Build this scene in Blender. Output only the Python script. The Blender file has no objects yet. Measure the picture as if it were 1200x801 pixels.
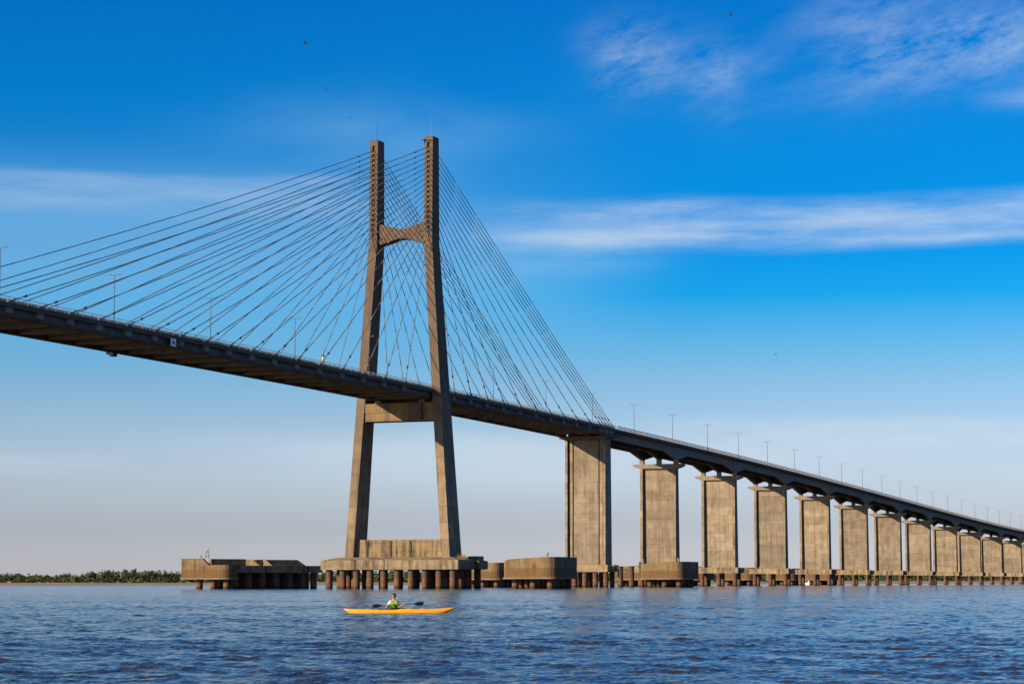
import bpy, math, random
import numpy as np
from mathutils import Vector, Matrix
random.seed(7); RNG = np.random.default_rng(11)
PI = math.pi; R = math.radians
scene = bpy.context.scene
COL = scene.collection

# ------------------------------------------------------------------ bridge frame
ALPHA = 0.3683                      # heading of the bridge axis, from +Y towards +X
PX0, PY0 = 51.133, 817.257          # first hammerhead pier (s = 0)
TV = Vector((math.sin(ALPHA), math.cos(ALPHA), 0)); NV = Vector((math.cos(ALPHA), -math.sin(ALPHA), 0))
def W(s, w, z=0.0): return Vector((PX0, PY0, 0)) + TV*s + NV*w + Vector((0, 0, z))
EYE = 1.401; FPX = 2750.0; PITCH = 0.1022; ROLL = -0.0021
SP = -220.8                         # pylon
DK = [0.001263525463586722, 0.005526400323983932, -0.18168292375988387, -1.5440526696510057, 48.80]
def zd(s): return float(np.polyval(DK, max(-620, min(s, 1000))/100))

# ------------------------------------------------------------------ materials
def new_mat(name):
    m = bpy.data.materials.new(name); m.use_nodes = True
    nt = m.node_tree; b = nt.nodes['Principled BSDF']
    return m, nt, b
def N(nt, typ, **kw):
    n = nt.nodes.new(typ)
    for k, v in kw.items():
        if k in n.inputs: n.inputs[k].default_value = v
        else: setattr(n, k, v)
    return n
def math_n(nt, op, a, b=None, c=None, clamp=False):
    n = nt.nodes.new('ShaderNodeMath'); n.operation = op; n.use_clamp = clamp
    for i, v in enumerate((a, b, c)):
        if v is None: continue
        if isinstance(v, (int, float)): n.inputs[i].default_value = v
        else: nt.links.new(v, n.inputs[i])
    return n.outputs[0]
def mix_n(nt, fac, a, b, blend='MIX'):
    n = nt.nodes.new('ShaderNodeMix'); n.data_type = 'RGBA'; n.blend_type = blend
    for i, v in ((0, fac), (6, a), (7, b)):
        if isinstance(v, (int, float)): n.inputs[i].default_value = v
        elif isinstance(v, tuple): n.inputs[i].default_value = (*v, 1) if len(v) == 3 else v
        else: nt.links.new(v, n.inputs[i])
    return n.outputs[2]
def ramp_n(nt, fac, stops, interp='LINEAR'):
    n = nt.nodes.new('ShaderNodeValToRGB'); cr = n.color_ramp; cr.interpolation = interp
    while len(cr.elements) < len(stops): cr.elements.new(0.5)
    for e, (p, c) in zip(cr.elements, stops):
        e.position = p; e.color = (c, c, c, 1) if isinstance(c, (int, float)) else (*c, 1)
    nt.links.new(fac, n.inputs[0]); return n.outputs[0]
def noise_n(nt, vec, scale, detail=4, rough=0.55, mapping=None):
    if mapping:
        mp = nt.nodes.new('ShaderNodeMapping'); mp.inputs['Scale'].default_value = mapping
        nt.links.new(vec, mp.inputs['Vector']); vec = mp.outputs[0]
    n = nt.nodes.new('ShaderNodeTexNoise'); n.inputs['Scale'].default_value = scale
    n.inputs['Detail'].default_value = detail; n.inputs['Roughness'].default_value = rough
    nt.links.new(vec, n.inputs['Vector']); return n.outputs['Fac']

def concrete(name, base, lift=0.0, lift_var=0.12, center_joint=False, streak=0.5, stain=(0.09, 0.065, 0.045), tide=None, mottle=0.25, panel=0.0, weather=False):
    m, nt, b = new_mat(name); L = nt.links
    tc = nt.nodes.new('ShaderNodeTexCoord'); obj = tc.outputs['Object']
    sep = nt.nodes.new('ShaderNodeSeparateXYZ'); L.new(obj, sep.inputs[0])
    oi0 = nt.nodes.new('ShaderNodeObjectInfo'); off = nt.nodes.new('ShaderNodeVectorMath'); off.operation = 'MULTIPLY_ADD'
    L.new(oi0.outputs['Random'], off.inputs[0]); off.inputs[1].default_value = (173.0, 91.0, 57.0); L.new(obj, off.inputs[2]); obj = off.outputs[0]
    col = mix_n(nt, 1.0, base, ramp_n(nt, noise_n(nt, obj, 0.35, 6, 0.62), [(0.28, 1-mottle), (0.72, 1+mottle*0.7)]), 'MULTIPLY')
    col = mix_n(nt, 1.0, col, ramp_n(nt, noise_n(nt, obj, 3.1, 4, 0.7), [(0.3, 0.88), (0.7, 1.1)]), 'MULTIPLY')
    oi = nt.nodes.new('ShaderNodeObjectInfo')
    col = mix_n(nt, 1.0, col, ramp_n(nt, oi.outputs['Random'], [(0, (0.86, 0.86, 0.86)), (1, (1.12, 1.09, 1.03))]), 'MULTIPLY')
    if lift:
        zz = math_n(nt, 'DIVIDE', sep.outputs[2], lift); fl = math_n(nt, 'FLOOR', zz)
        wn = nt.nodes.new('ShaderNodeTexWhiteNoise'); wn.noise_dimensions = '2D'
        cmb = nt.nodes.new('ShaderNodeCombineXYZ'); L.new(fl, cmb.inputs[0])
        side = math_n(nt, 'FLOOR', math_n(nt, 'DIVIDE', sep.outputs[0], panel)) if panel else oi.outputs['Random']
        L.new(side, cmb.inputs[1]); L.new(cmb.outputs[0], wn.inputs['Vector'])
        col = mix_n(nt, 1.0, col, ramp_n(nt, wn.outputs['Value'], [(0, 1-lift_var), (1, 1+lift_var)]), 'MULTIPLY')
        fr = math_n(nt, 'FRACT', zz); w = 0.11/lift
        ln = math_n(nt, 'LESS_THAN', fr, w)
        col = mix_n(nt, math_n(nt, 'MULTIPLY', ln, 0.62), col, (0.07, 0.055, 0.045))
    if center_joint:
        ax = math_n(nt, 'ABSOLUTE', sep.outputs[0]); ln = math_n(nt, 'LESS_THAN', ax, 0.10)
        col = mix_n(nt, math_n(nt, 'MULTIPLY', ln, 0.4), col, (0.07, 0.055, 0.045))
    # vertical run-off streaks
    st = noise_n(nt, obj, 1.0, 5, 0.65, mapping=(1.1, 1.1, 0.06))
    st = ramp_n(nt, st, [(0.44, 0.0), (0.60, 1.0)])
    br = ramp_n(nt, noise_n(nt, obj, 0.22, 3), [(0.36, 0.1), (0.6, 1.0)])
    col = mix_n(nt, math_n(nt, 'MULTIPLY', math_n(nt, 'MULTIPLY', st, br), streak), col, stain)
    if weather:                                  # old soot-brown skin on the high parts, ragged lower limit
        hh = math_n(nt, 'ADD', math_n(nt, 'MULTIPLY', sep.outputs[2], 0.01), math_n(nt, 'MULTIPLY', noise_n(nt, obj, 0.12, 5, 0.6, mapping=(1, 1, 0.35)), 0.25))
        col = mix_n(nt, ramp_n(nt, hh, [(0.34, 0.0), (0.74, 0.74)]), col, (0.092, 0.066, 0.047))
    if tide:
        z0, c = tide
        edge = math_n(nt, 'ADD', sep.outputs[2], math_n(nt, 'MULTIPLY', noise_n(nt, obj, 0.8, 4), 0.5))
        f = ramp_n(nt, math_n(nt, 'MULTIPLY_ADD', edge, -1.0, z0+0.75), [(0.35, 0.0), (0.65, 1.0)])
        col = mix_n(nt, math_n(nt, 'MULTIPLY', f, 0.72), col, c)
    L.new(col, b.inputs['Base Color']); b.inputs['Roughness'].default_value = 0.9
    b.inputs['Specular IOR Level'].default_value = 0.25
    bp = nt.nodes.new('ShaderNodeBump'); bp.inputs['Strength'].default_value = 0.35; bp.inputs['Distance'].default_value = 0.08
    L.new(noise_n(nt, obj, 2.2, 6, 0.7), bp.inputs['Height']); L.new(bp.outputs[0], b.inputs['Normal'])
    return m

def simple(name, col, rough=0.6, metal=0.0, var=0.15, scale=3.0):
    m, nt, b = new_mat(name)
    tc = nt.nodes.new('ShaderNodeTexCoord')
    c = mix_n(nt, 1.0, col, ramp_n(nt, noise_n(nt, tc.outputs['Object'], scale, 4), [(0.3, 1-var), (0.7, 1+var)]), 'MULTIPLY')
    nt.links.new(c, b.inputs['Base Color']); b.inputs['Roughness'].default_value = rough; b.inputs['Metallic'].default_value = metal
    return m

def steel_pile():
    m, nt, b = new_mat('rusty_pile_steel'); L = nt.links
    tc = nt.nodes.new('ShaderNodeTexCoord'); obj = tc.outputs['Object']
    sep = nt.nodes.new('ShaderNodeSeparateXYZ'); L.new(obj, sep.inputs[0])
    geo = nt.nodes.new('ShaderNodeNewGeometry'); wsp = nt.nodes.new('ShaderNodeSeparateXYZ'); L.new(geo.outputs['Position'], wsp.inputs[0])
    n1 = noise_n(nt, geo.outputs['Position'], 1.3, 6, 0.65)
    col = ramp_n(nt, n1, [(0.25, (0.05, 0.022, 0.012)), (0.5, (0.135, 0.060, 0.028)), (0.75, (0.24, 0.115, 0.05))])
    zz = math_n(nt, 'ADD', wsp.outputs[2], math_n(nt, 'MULTIPLY', n1, 1.1))
    col = mix_n(nt, ramp_n(nt, math_n(nt, 'MULTIPLY', zz, 0.2), [(0.62, 0.0), (0.74, 0.75)]), col, (0.075, 0.045, 0.036))   # upper grey-brown coat
    col = mix_n(nt, ramp_n(nt, math_n(nt, 'MULTIPLY', zz, 0.2), [(0.20, 0.85), (0.28, 0.0)]), col, (0.02, 0.018, 0.012))    # wet foot
    fr = math_n(nt, 'FRACT', math_n(nt, 'DIVIDE', wsp.outputs[2], 1.45))
    col = mix_n(nt, math_n(nt, 'MULTIPLY', math_n(nt, 'LESS_THAN', fr, 0.08), 0.5), col, (0.05, 0.025, 0.02))
    L.new(col, b.inputs['Base Color']); b.inputs['Roughness'].default_value = 0.85
    return m

M = {}
TAN = (0.268, 0.217, 0.157)
M['pier'] = concrete('pier_concrete', TAN, lift=3.3, lift_var=0.16, center_joint=True, streak=0.55, mottle=0.32)
M['pylon'] = concrete('pylon_concrete', (0.26, 0.197, 0.130), lift=4.2, lift_var=0.15, streak=0.75, weather=True)
M['beam'] = concrete('beam_concrete', (0.25, 0.17, 0.088), lift=2.3, lift_var=0.06, streak=0.7)
M['upper_beam'] = concrete('upper_beam_concrete', (0.15, 0.10, 0.066), lift=0, streak=0.5)
M['wall'] = concrete('wall_concrete', (0.28, 0.205, 0.112), lift=2.35, lift_var=0.12, streak=0.9, stain=(0.045, 0.033, 0.024), panel=4.3)
M['cap'] = concrete('pile_cap_concrete', (0.31, 0.235, 0.145), streak=0.95, stain=(0.055, 0.04, 0.028), mottle=0.4)
M['dolphin'] = concrete('dolphin_concrete', (0.225, 0.155, 0.082), streak=0.85, stain=(0.06, 0.042, 0.028), tide=(5.1, (0.135, 0.072, 0.03)), mottle=0.32)
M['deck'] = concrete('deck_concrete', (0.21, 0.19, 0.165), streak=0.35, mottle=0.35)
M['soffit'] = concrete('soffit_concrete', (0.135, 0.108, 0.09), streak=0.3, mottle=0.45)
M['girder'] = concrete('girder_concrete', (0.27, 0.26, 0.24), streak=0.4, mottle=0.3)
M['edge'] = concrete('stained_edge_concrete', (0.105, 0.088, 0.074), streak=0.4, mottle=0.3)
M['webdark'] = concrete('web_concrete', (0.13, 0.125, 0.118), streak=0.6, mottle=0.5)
M['block'] = concrete('anchor_block_concrete', (0.24, 0.225, 0.20), streak=0.5, mottle=0.3)
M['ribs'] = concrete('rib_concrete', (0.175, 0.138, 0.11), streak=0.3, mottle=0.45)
M['stain'] = concrete('dark_slot_concrete', (0.06, 0.043, 0.03), streak=0.5)
M['head'] = concrete('pier_head_concrete', (0.24, 0.195, 0.145), streak=0.4)
M['pile'] = steel_pile()
M['rail'] = simple('rail_paint', (0.2, 0.21, 0.215), 0.7)
M['parapet'] = simple('parapet_paint', (0.27, 0.26, 0.245), 0.8)
M['cable'] = simple('cable_sheath', (0.16, 0.155, 0.155), 0.55, var=0.1, scale=0.3)
M['damper'] = simple('damper_rubber', (0.03, 0.03, 0.032), 0.6)
M['lamp'] = simple('lamp_steel', (0.10, 0.105, 0.11), 0.75, 0.0)
M['asphalt'] = simple('asphalt', (0.05, 0.05, 0.052), 0.9)
M['dark'] = simple('dark_steel', (0.035, 0.033, 0.035), 0.6, 0.3)
M['white'] = simple('white_paint', (0.78, 0.78, 0.76), 0.5, var=0.06)
M['red'] = simple('red_paint', (0.5, 0.06, 0.04), 0.5)
M['yellow'] = simple('yellow_paint', (0.62, 0.36, 0.03), 0.5)
M['blackp'] = simple('black_paint', (0.012, 0.012, 0.014), 0.75)
M['blackp'].node_tree.nodes['Principled BSDF'].inputs['Specular IOR Level'].default_value = 0.15

# ------------------------------------------------------------------ mesh builder
class MB:
    def __init__(s): s.v = []; s.f = []
    def poly(s, pts, faces):
        k = len(s.v); s.v += [tuple(p) for p in pts]; s.f += [tuple(i+k for i in f) for f in faces]; return s
    def box(s, x0, x1, y0, y1, z0, z1): return s.frustum((x0, x1, y0, y1), z0, (x0, x1, y0, y1), z1)
    def frustum(s, a, z0, b, z1):
        P = [(a[0], a[2], z0), (a[1], a[2], z0), (a[1], a[3], z0), (a[0], a[3], z0), (b[0], b[2], z1), (b[1], b[2], z1), (b[1], b[3], z1), (b[0], b[3], z1)]
        return s.poly(P, [(3, 2, 1, 0), (4, 5, 6, 7), (0, 1, 5, 4), (1, 2, 6, 5), (2, 3, 7, 6), (3, 0, 4, 7)])
    def loft(s, rings, cap=True):
        n = len(rings[0]); P = [p for r in rings for p in r]; F = []
        for j in range(len(rings)-1):
            for i in range(n):
                a, b = j*n+i, j*n+(i+1) % n; F.append((a, b, b+n, a+n))
        if cap: F.append(tuple(range(n-1, -1, -1))); F.append(tuple((len(rings)-1)*n+i for i in range(n)))
        return s.poly(P, F)
    def prism(s, pts, axis, a, b):            # pts in the two other axes (in xyz order)
        def mk(p, t): return {'x': (t, p[0], p[1]), 'y': (p[0], t, p[1]), 'z': (p[0], p[1], t)}[axis]
        return s.loft([[mk(p, a) for p in pts], [mk(p, b) for p in pts]])
    def tube(s, p0, p1, r0, r1=None, n=8, cap=True):
        p0, p1 = Vector(p0), Vector(p1); r1 = r0 if r1 is None else r1
        d = (p1-p0).normalized(); u = d.orthogonal().normalized(); v = d.cross(u)
        ring = lambda c, r: [tuple(c + u*(r*math.cos(2*PI*i/n)) + v*(r*math.sin(2*PI*i/n))) for i in range(n)]
        return s.loft([ring(p0, r0), ring(p1, r1)], cap)
    def path(s, pts, rad, n=8):
        for i in range(len(pts)-1): s.tube(pts[i], pts[i+1], rad[i], rad[i+1], n)
        return s
    def ell(s, c, r, n=12, m=8):
        rings = []
        for j in range(1, m):
            t = -PI/2 + PI*j/m
            rings.append([(c[0]+r[0]*math.cos(t)*math.cos(2*PI*i/n), c[1]+r[1]*math.cos(t)*math.sin(2*PI*i/n), c[2]+r[2]*math.sin(t)) for i in range(n)])
        return s.loft(rings)
    def build(s, name, mat, parent=None, smooth=False, loc=None, rot=None):
        me = bpy.data.meshes.new(name); me.from_pydata(s.v, [], s.f); me.validate()
        import bmesh
        b = bmesh.new(); b.from_mesh(me); bmesh.ops.recalc_face_normals(b, faces=b.faces); b.to_mesh(me); b.free()
        if mat: me.materials.append(mat)
        if smooth:
            for p in me.polygons: p.use_smooth = True
        o = bpy.data.objects.new(name, me); COL.objects.link(o)
        if parent: o.parent = parent
        if loc is not None: o.location = loc
        if rot is not None: o.rotation_euler = rot
        return o
def tag(o, label=None, cat=None, group=None, kind=None):
    if label: o['label'] = label
    if cat: o['category'] = cat
    if group: o['group'] = group
    if kind: o['kind'] = kind
    return o
def thing(name, loc, label, cat, rz=0.0, group=None):
    o = bpy.data.objects.new(name, None); o.empty_display_size = 0.5; COL.objects.link(o)
    o.location = loc; o.rotation_euler = (0, 0, rz); return tag(o, label, cat, group)
def copy_tree(o, parent=None):
    c = o.copy(); COL.objects.link(c)
    if parent: c.parent = parent
    for ch in o.children: copy_tree(ch, c)
    return c
BR = -ALPHA                                   # bridge-local frame: x = w (across), y = s (along)
def bthing(name, s, w, label, cat, group=None, z=0.0): return thing(name, W(s, w, z), label, cat, BR, group)
ORD = 'first second third fourth fifth sixth seventh eighth ninth tenth eleventh twelfth thirteenth fourteenth fifteenth sixteenth seventeenth eighteenth nineteenth twentieth'.split()

# ------------------------------------------------------------------ camera
cam = bpy.data.cameras.new('camera'); co = bpy.data.objects.new('camera', cam); COL.objects.link(co)
cam.sensor_width = 36; cam.sensor_fit = 'HORIZONTAL'; cam.lens = FPX/1200*36; cam.clip_start = 0.5; cam.clip_end = 60000
c_, s_ = math.cos(PITCH), math.sin(PITCH); Rr = Vector((1, 0, 0)); U = Vector((0, -s_, c_)); F = Vector((0, c_, s_))
cr_, sr_ = math.cos(ROLL), math.sin(ROLL)
ax = Rr*cr_ + U*sr_; ay = -Rr*sr_ + U*cr_; az = -F
mw = Matrix((ax, ay, az)).transposed().to_4x4(); mw.translation = Vector((0, 0, EYE)); co.matrix_world = mw
scene.camera = co
def ray(px, py):
    xs, ys = px-600, 400.5-py
    return (ax*xs + ay*ys - az*FPX).normalized()
def at_dist(px, py, ydist):                   # a point in the world seen at (px, py), a given distance away
    d = ray(px, py); return Vector((0, 0, EYE)) + d*(ydist/d.y)

# ------------------------------------------------------------------ pylon
P = bthing('bridge_pylon', SP, 0, 'tall H-shaped concrete pylon standing on a pile cap in the river, holding the stay cables', 'bridge pylon')
def leg_ring(z, sx):
    if z >= 90: wo = 9.06; hl = 2.45 + (2.02-2.45)*(z-90)/28
    else: wo = 9.06 + (14.77-9.06)*(90-z)/82; hl = 2.45 + (4.03-2.45)*(90-z)/82
    return wo, hl
N_MAIN, N_SIDE = 18, 15
def att_z(i, n): return 115.1 - 22.6*i/(n-1)
for sx in (1, -1):
    m = MB()
    def rect(z):
        wo, hl = leg_ring(z, sx); wi = wo-2.35
        return [(sx*wi, -hl, z), (sx*wo, -hl, z), (sx*wo, hl, z), (sx*wi, hl, z)]
    m.loft([rect(8.0), rect(30), rect(60), rect(89.9), rect(91.4)])
    def hring(z):                              # section with a recessed slot in both cable faces
        wo, hl = leg_ring(z, sx); wi = wo-2.35; a, b, d = wi+0.74, wo-0.74, 0.5
        return [(sx*x, y, z) for x, y in ((wi, -hl), (a, -hl), (a, -hl+d), (b, -hl+d), (b, -hl), (wo, -hl), (wo, hl), (b, hl), (b, hl-d), (a, hl-d), (a, hl), (wi, hl))]
    m.loft([hring(91.4), hring(116.3)])
    wo, hl = leg_ring(117, sx)
    m.loft([rect(116.3), rect(117.85)])
    for fs, n in ((-1, N_MAIN), (1, N_SIDE)):
        pit = 22.6/(n-1)
        for i in range(n):                     # sloped anchorage blocks, one under each cable
            zc = att_z(i, n) - 0.3; wo, hl = leg_ring(zc, sx); x0, x1 = sx*(wo-2.35+0.75), sx*(wo-0.75)
            yb, yf = fs*(hl-0.49), fs*(hl-0.02)
            tri = [(yb, zc+0.35), (yf, zc-0.45), (yf, zc-pit+0.62), (yb, zc-pit+0.62)]
            m.prism(tri, 'x', min(x0, x1), max(x0, x1))
    m.build('leg', M['pylon'], P)
m = MB()
top = [(-6.69, 95.5), (-0.8, 93.8), (0.8, 93.8), (6.69, 95.5)]; bot = [(6.69, 89.7), (0.8, 91.3), (-0.8, 91.3), (-6.69, 89.7)]
m.prism(top+bot, 'y', -1.75, 1.75); m.build('upper_beam', M['upper_beam'], P)
m = MB()
def lbw(z): return leg_ring(z, 1)[0]-2.36
m.prism([(-lbw(43.3), 43.3), (lbw(43.3), 43.3), (lbw(45.5), 45.5), (-lbw(45.5), 45.5)], 'y', -2.9, 2.9)
m.prism([(-lbw(45.5), 45.503), (lbw(45.5), 45.503), (lbw(47.9), 47.9), (-lbw(47.9), 47.9)], 'y', -3.1, 3.1)
lb = m.build('lower_beam', M['beam'], P)
m = MB()
m.box(3.0, 6.6, -3.62, -3.103, 43.45, 47.75); m.build('service_panel', M['soffit'], P)
for x in (-6.5, 6.0):
    MB().box(x-0.8, x+0.8, -2.0, 2.0, 47.9, 48.75).build('bearing', M['head'], P)
m = MB()
m.prism([(-12.36, 8.0), (12.36, 8.0), (12.05, 12.6), (-12.05, 12.6)], 'y', -2.6, 2.6)
bw = m.build('base_wall', M['wall'], P)
for x in (-9.0, -2.3, 3.2): MB().box(x-0.3, x+0.3, -2.74, -2.603, 8.06, 12.35).build('dark_drain_slot', M['stain'], bw)  # raised stained strips, their dark colour replacing the depth of recessed drain slots
m = MB()
m.box(-19.2, 19.2, -9.2, 9.2, 4.85, 7.25)
m.frustum((-19.0, 19.0, -9.0, 9.0), 7.25, (-15.6, 15.6, -6.0, 6.0), 8.05)
m.box(19.2, 20.4, 2.0, 8.2, 4.95, 7.1)
m.box(16.2, 19.0, 5.0, 8.8, 7.2, 8.3)
m.build('pile_cap', M['cap'], P)
for row, (y, xs) in enumerate(((-7.6, np.linspace(-13.6, 17.2, 9)), (-3.0, np.linspace(-16.6, 17.2, 9)), (3.0, np.linspace(-17, 17, 8)), (7.4, np.linspace(-17.4, 17.8, 9)))):
    for x in xs:
        r = 0.9
        MB().tube((x, y, -6), (x, y, 4.86), r, n=20).build('pile', M['pile'], P, smooth=False)
MB().tube((-17.6, -7.4, -6), (-17.6, -7.4, 4.86), 0.9, n=20).build('pile', M['pile'], P)
m = MB().tube((-7.9, 0, 117.8), (-7.75, 0, 124.3), 0.07, 0.03, n=6); m.tube((-7.9, 0, 117.8), (-7.9, 0, 118.4), 0.16, n=6); m.build('mast', M['dark'], P)
m = MB()
for k in range(5):
    z = 117.85+k*1.1
    m.tube((7.75, 0, z), (7.75, 0, z+1.1), 0.028, n=6)
mast = m.build('mast', M['rail'], P); tag(mast, 'pale aerial mast with red bands')
for k in (1, 3): MB().tube((7.75, 0, 117.9+k*1.1), (7.75, 0, 118.6+k*1.1), 0.042, n=6).build('band', M['red'], mast)
m = MB().tube((6.4, -2.3, 117.0), (9.2, -2.3, 116.5), 0.09, n=6); m.box(6.1, 6.8, -2.7, -2.2, 116.8, 117.15); m.tube((6.7, -2.0, 115.9), (6.7, -2.5, 117.0), 0.07, n=6)
m.build('floodlight', M['dark'], P)
m = MB().tube((9.0, 1.5, 117.85), (9.0, 1.5, 118.9), 0.06, n=6); m.build('lightning_rod', M['dark'], P)
m = MB().box(11.2, 11.32, -3.35, -3.2, 46.6, 49.2); m.box(12.1, 12.24, -3.36, -3.22, 46.9, 49.4); m.build('conduit', M['rail'], P)

# ------------------------------------------------------------------ cable-stayed deck
HW = 9.72
S0, S1 = -560.0, -75.0
D = bthing('cable_stayed_deck', SP, 0, 'dark concrete road deck hung from the stay cables through the pylon', 'bridge deck')
def stn(a, b, step): 
    n = max(1, int(round((b-a)/step))); return [a+(b-a)*i/n for i in range(n+1)]
def sweep(mb, prof, stations, off):            # prof: (w, dz below the deck line)
    mb.loft([[(w, s-off, zd(s)+dz) for w, dz in (prof(s) if callable(prof) else prof)] for s in stations])
st = stn(S0, S1, 6)
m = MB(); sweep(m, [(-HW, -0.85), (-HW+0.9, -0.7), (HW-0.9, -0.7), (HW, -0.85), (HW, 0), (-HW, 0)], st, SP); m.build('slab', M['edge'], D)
m = MB(); sweep(m, [(-7.4, 0.012), (7.4, 0.012), (7.4, 0.05), (-7.4, 0.05)], st, SP); m.build('roadway', M['asphalt'], D)
for sx in (1, -1):
    m = MB(); a, b = (8.75, 7.0)
    sweep(m, [(sx*a, -0.69), (sx*a, -2.15), (sx*(a-0.35), -2.4), (sx*(b+0.3), -2.4), (sx*b, -0.69)], st, SP)
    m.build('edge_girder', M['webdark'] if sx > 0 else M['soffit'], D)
k = 0
sx_ = S0+3
while sx_ < S1-4:
    m = MB(); d = 0.3; k += 1; dd = 2.28 if k % 2 else 1.85
    z = zd(sx_); y = sx_-SP
    m.prism([(-7.1, z-0.69), (7.1, z-0.69), (7.1, z-dd), (3.5, z-dd-0.12), (-3.5, z-dd-0.12), (-7.1, z-dd)], 'y', y-d, y+d)
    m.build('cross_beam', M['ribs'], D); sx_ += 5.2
MAIN_S = [-241.5, -253.7, -266, -278, -290.2, -302, -313.4, -324.2, -334.7, -345.1, -355.8, -366.6, -377.2, -388, -398.6, -409, -419.3, -429.8]                     # lowest cable first
SIDE_S = [-209.0, -197.3, -185.2, -173, -159.8, -147, -135, -123.5, -111.7, -100, -90.3, -87.1, -84, -80.9, -77.8]
AW = 9.55
for s in MAIN_S + SIDE_S:
    for sx in (1, -1):
        m = MB(); y = s-SP; z = zd(s)
        a, b = sorted((sx*8.753, sx*9.45))
        m.prism([(y-1.15, z-0.75), (y+1.15, z-0.75), (y+0.95, z-1.85), (y-0.95, z-1.85)], 'x', a, b)
        m.box(min(sx*9.2, sx*9.69), max(sx*9.2, sx*9.69), y-0.8, y+0.8, z-0.1, z+0.45)
        m.build('anchor_block', M['block'], D)
def railing(mb, w, stations, off, h=1.15, post=0.12, rails=(0.3, 0.62, 1.1), rt=0.07, fine=None):
    for s in stations: mb.box(w-post/2, w+post/2, s-off-post/2, s-off+post/2, zd(s)-0.002, zd(s)+h)
    for r in rails:
        mb.loft([[(w-rt/2, s-off, zd(s)+r-rt/2), (w+rt/2, s-off, zd(s)+r-rt/2), (w+rt/2, s-off, zd(s)+r+rt/2), (w-rt/2, s-off, zd(s)+r+rt/2)] for s in stations])
for sx in (1, -1):
    m = MB(); railing(m, sx*9.32, stn(S0, S1, 3.2), SP)
    if sx > 0:
        for s in stn(S0, S1, 0.5): m.box(9.3, 9.34, s-SP-0.02, s-SP+0.02, zd(s), zd(s)+1.1)
    m.build('railing', M['rail'], D)
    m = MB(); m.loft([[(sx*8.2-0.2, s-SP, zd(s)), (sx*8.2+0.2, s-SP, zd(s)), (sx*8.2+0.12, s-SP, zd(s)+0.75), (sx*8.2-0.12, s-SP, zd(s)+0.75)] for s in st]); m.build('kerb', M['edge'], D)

# ------------------------------------------------------------------ stay cables
def cable(s, i, n, sx, fs, desc):
    zc = att_z(i, n); wo, hl = leg_ring(zc, 1)
    a = Vector((sx*(wo-1.17), fs*(hl-0.35), zc)); b = Vector((sx*AW, s-SP-(1.5 if sx < 0 and fs < 0 else 0.0), zd(s)+0.35))
    t = bthing('stay_cable', SP, 0, desc, 'stay cable', 'stay cables of the pylon')
    m = MB(); L = (b-a).length; sag = L*L*0.000028; pts = []
    K = 10
    for k in range(K+1):
        u = k/K; p = a.lerp(b, u); p.z -= 4*sag*u*(1-u); pts.append(p)
    m.path(pts, [0.1]*(K+1), 7); m.build('strand', M['cable'], t, smooth=True)
    d = (b-a).normalized(); q = b - d*(5.2 if L > 60 else 4.2); q.z = a.lerp(b, 1-(b-q).length/L).z - 4*sag*((b-q).length/L)
    MB().tube(q-d*0.32, q+d*0.32, 0.23, n=8).build('damper', M['damper'], t)
    q = a + d*min(9.5, L*0.1); q.z -= 4*sag*0.08
    if fs < 0: MB().tube(q-d*0.25, q+d*0.25, 0.16, n=8).build('damper', M['damper'], t)
    MB().tube(b-d*2.4, b+d*0.1, 0.15, 0.17, n=8).build('anchor_pipe', M['cable'], t)
for sx, pl in ((1, 'near'), (-1, 'far')):
    for i, s in enumerate(reversed(MAIN_S)):
        cable(s, i, N_MAIN, sx, -1, f'{ORD[i]} stay cable from the top running left from the {pl} pylon leg')
    for i, s in enumerate(reversed(SIDE_S)):
        cable(s, i, N_SIDE, sx, 1, f'{ORD[i]} stay cable from the top running right from the {pl} pylon leg')

# ------------------------------------------------------------------ anchor pier
A = bthing('anchor_pier', -75, 0, 'broad tall concrete pier without a hammerhead where the last stay cables land', 'bridge pier')
zt = zd(-75)-3.35
m = MB()
def col(mb, x0, x1, z0, z1, hb, ht): mb.frustum((x0, x1, -hb, hb), z0, (x0, x1, -ht, ht), z1)
m.frustum((-6.3, 6.3, -1.2, 1.2), 7.0, (-6.3, 6.3, -0.9, 0.9), zt)
m.build('web', M['pier'], A)
m = MB(); col(m, -4.15, 4.15, 7.0, zt+0.01, 2.2, 1.8); m.build('panel', M['pier'], A)
for sx in (1, -1):
    m = MB(); a, b = sorted((sx*4.55, sx*5.6)); col(m, a, b, 7.0, zt+0.015, 2.3, 1.9); m.build('pilaster', M['pier'], A)
    m = MB(); a, b = sorted((sx*6.0, sx*6.75)); col(m, a, b, 7.0, zt+0.02, 3.2, 2.7); m.build('column', M['pier'], A)
m = MB().box(-8.4, 7.9, -4.3, 4.3, 4.8, 7.0); m.box(7.9, 9.0, -1.5, 3.6, 4.9, 6.9); m.build('pile_cap', M['cap'], A)
m = MB()
z = zd(-75)
m.prism([(-8.7, z-2.1), (8.7, z-2.1), (8.7, z-2.6), (7.0, z-2.95), (7.0, zt+0.03), (-7.0, zt+0.03), (-8.7, z-2.95)], 'y', -3.4, 3.4)
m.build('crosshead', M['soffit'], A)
m = MB()
for k in range(6):
    m.box(8.3, 9.0, 1.2+k*1.1, 1.75+k*1.1, z-1.9, z-1.05)
m.box(8.25, 8.5, 0.8, 7.8, z-2.3, z-1.0)
m.build('tie_block', M['deck'], A)
for x in np.linspace(-7.2, 6.8, 5):
    for y in (-3.0, 3.0): MB().tube((x, y, -6), (x, y, 4.82), 0.85, n=18).build('pile', M['pile'], A)

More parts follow.
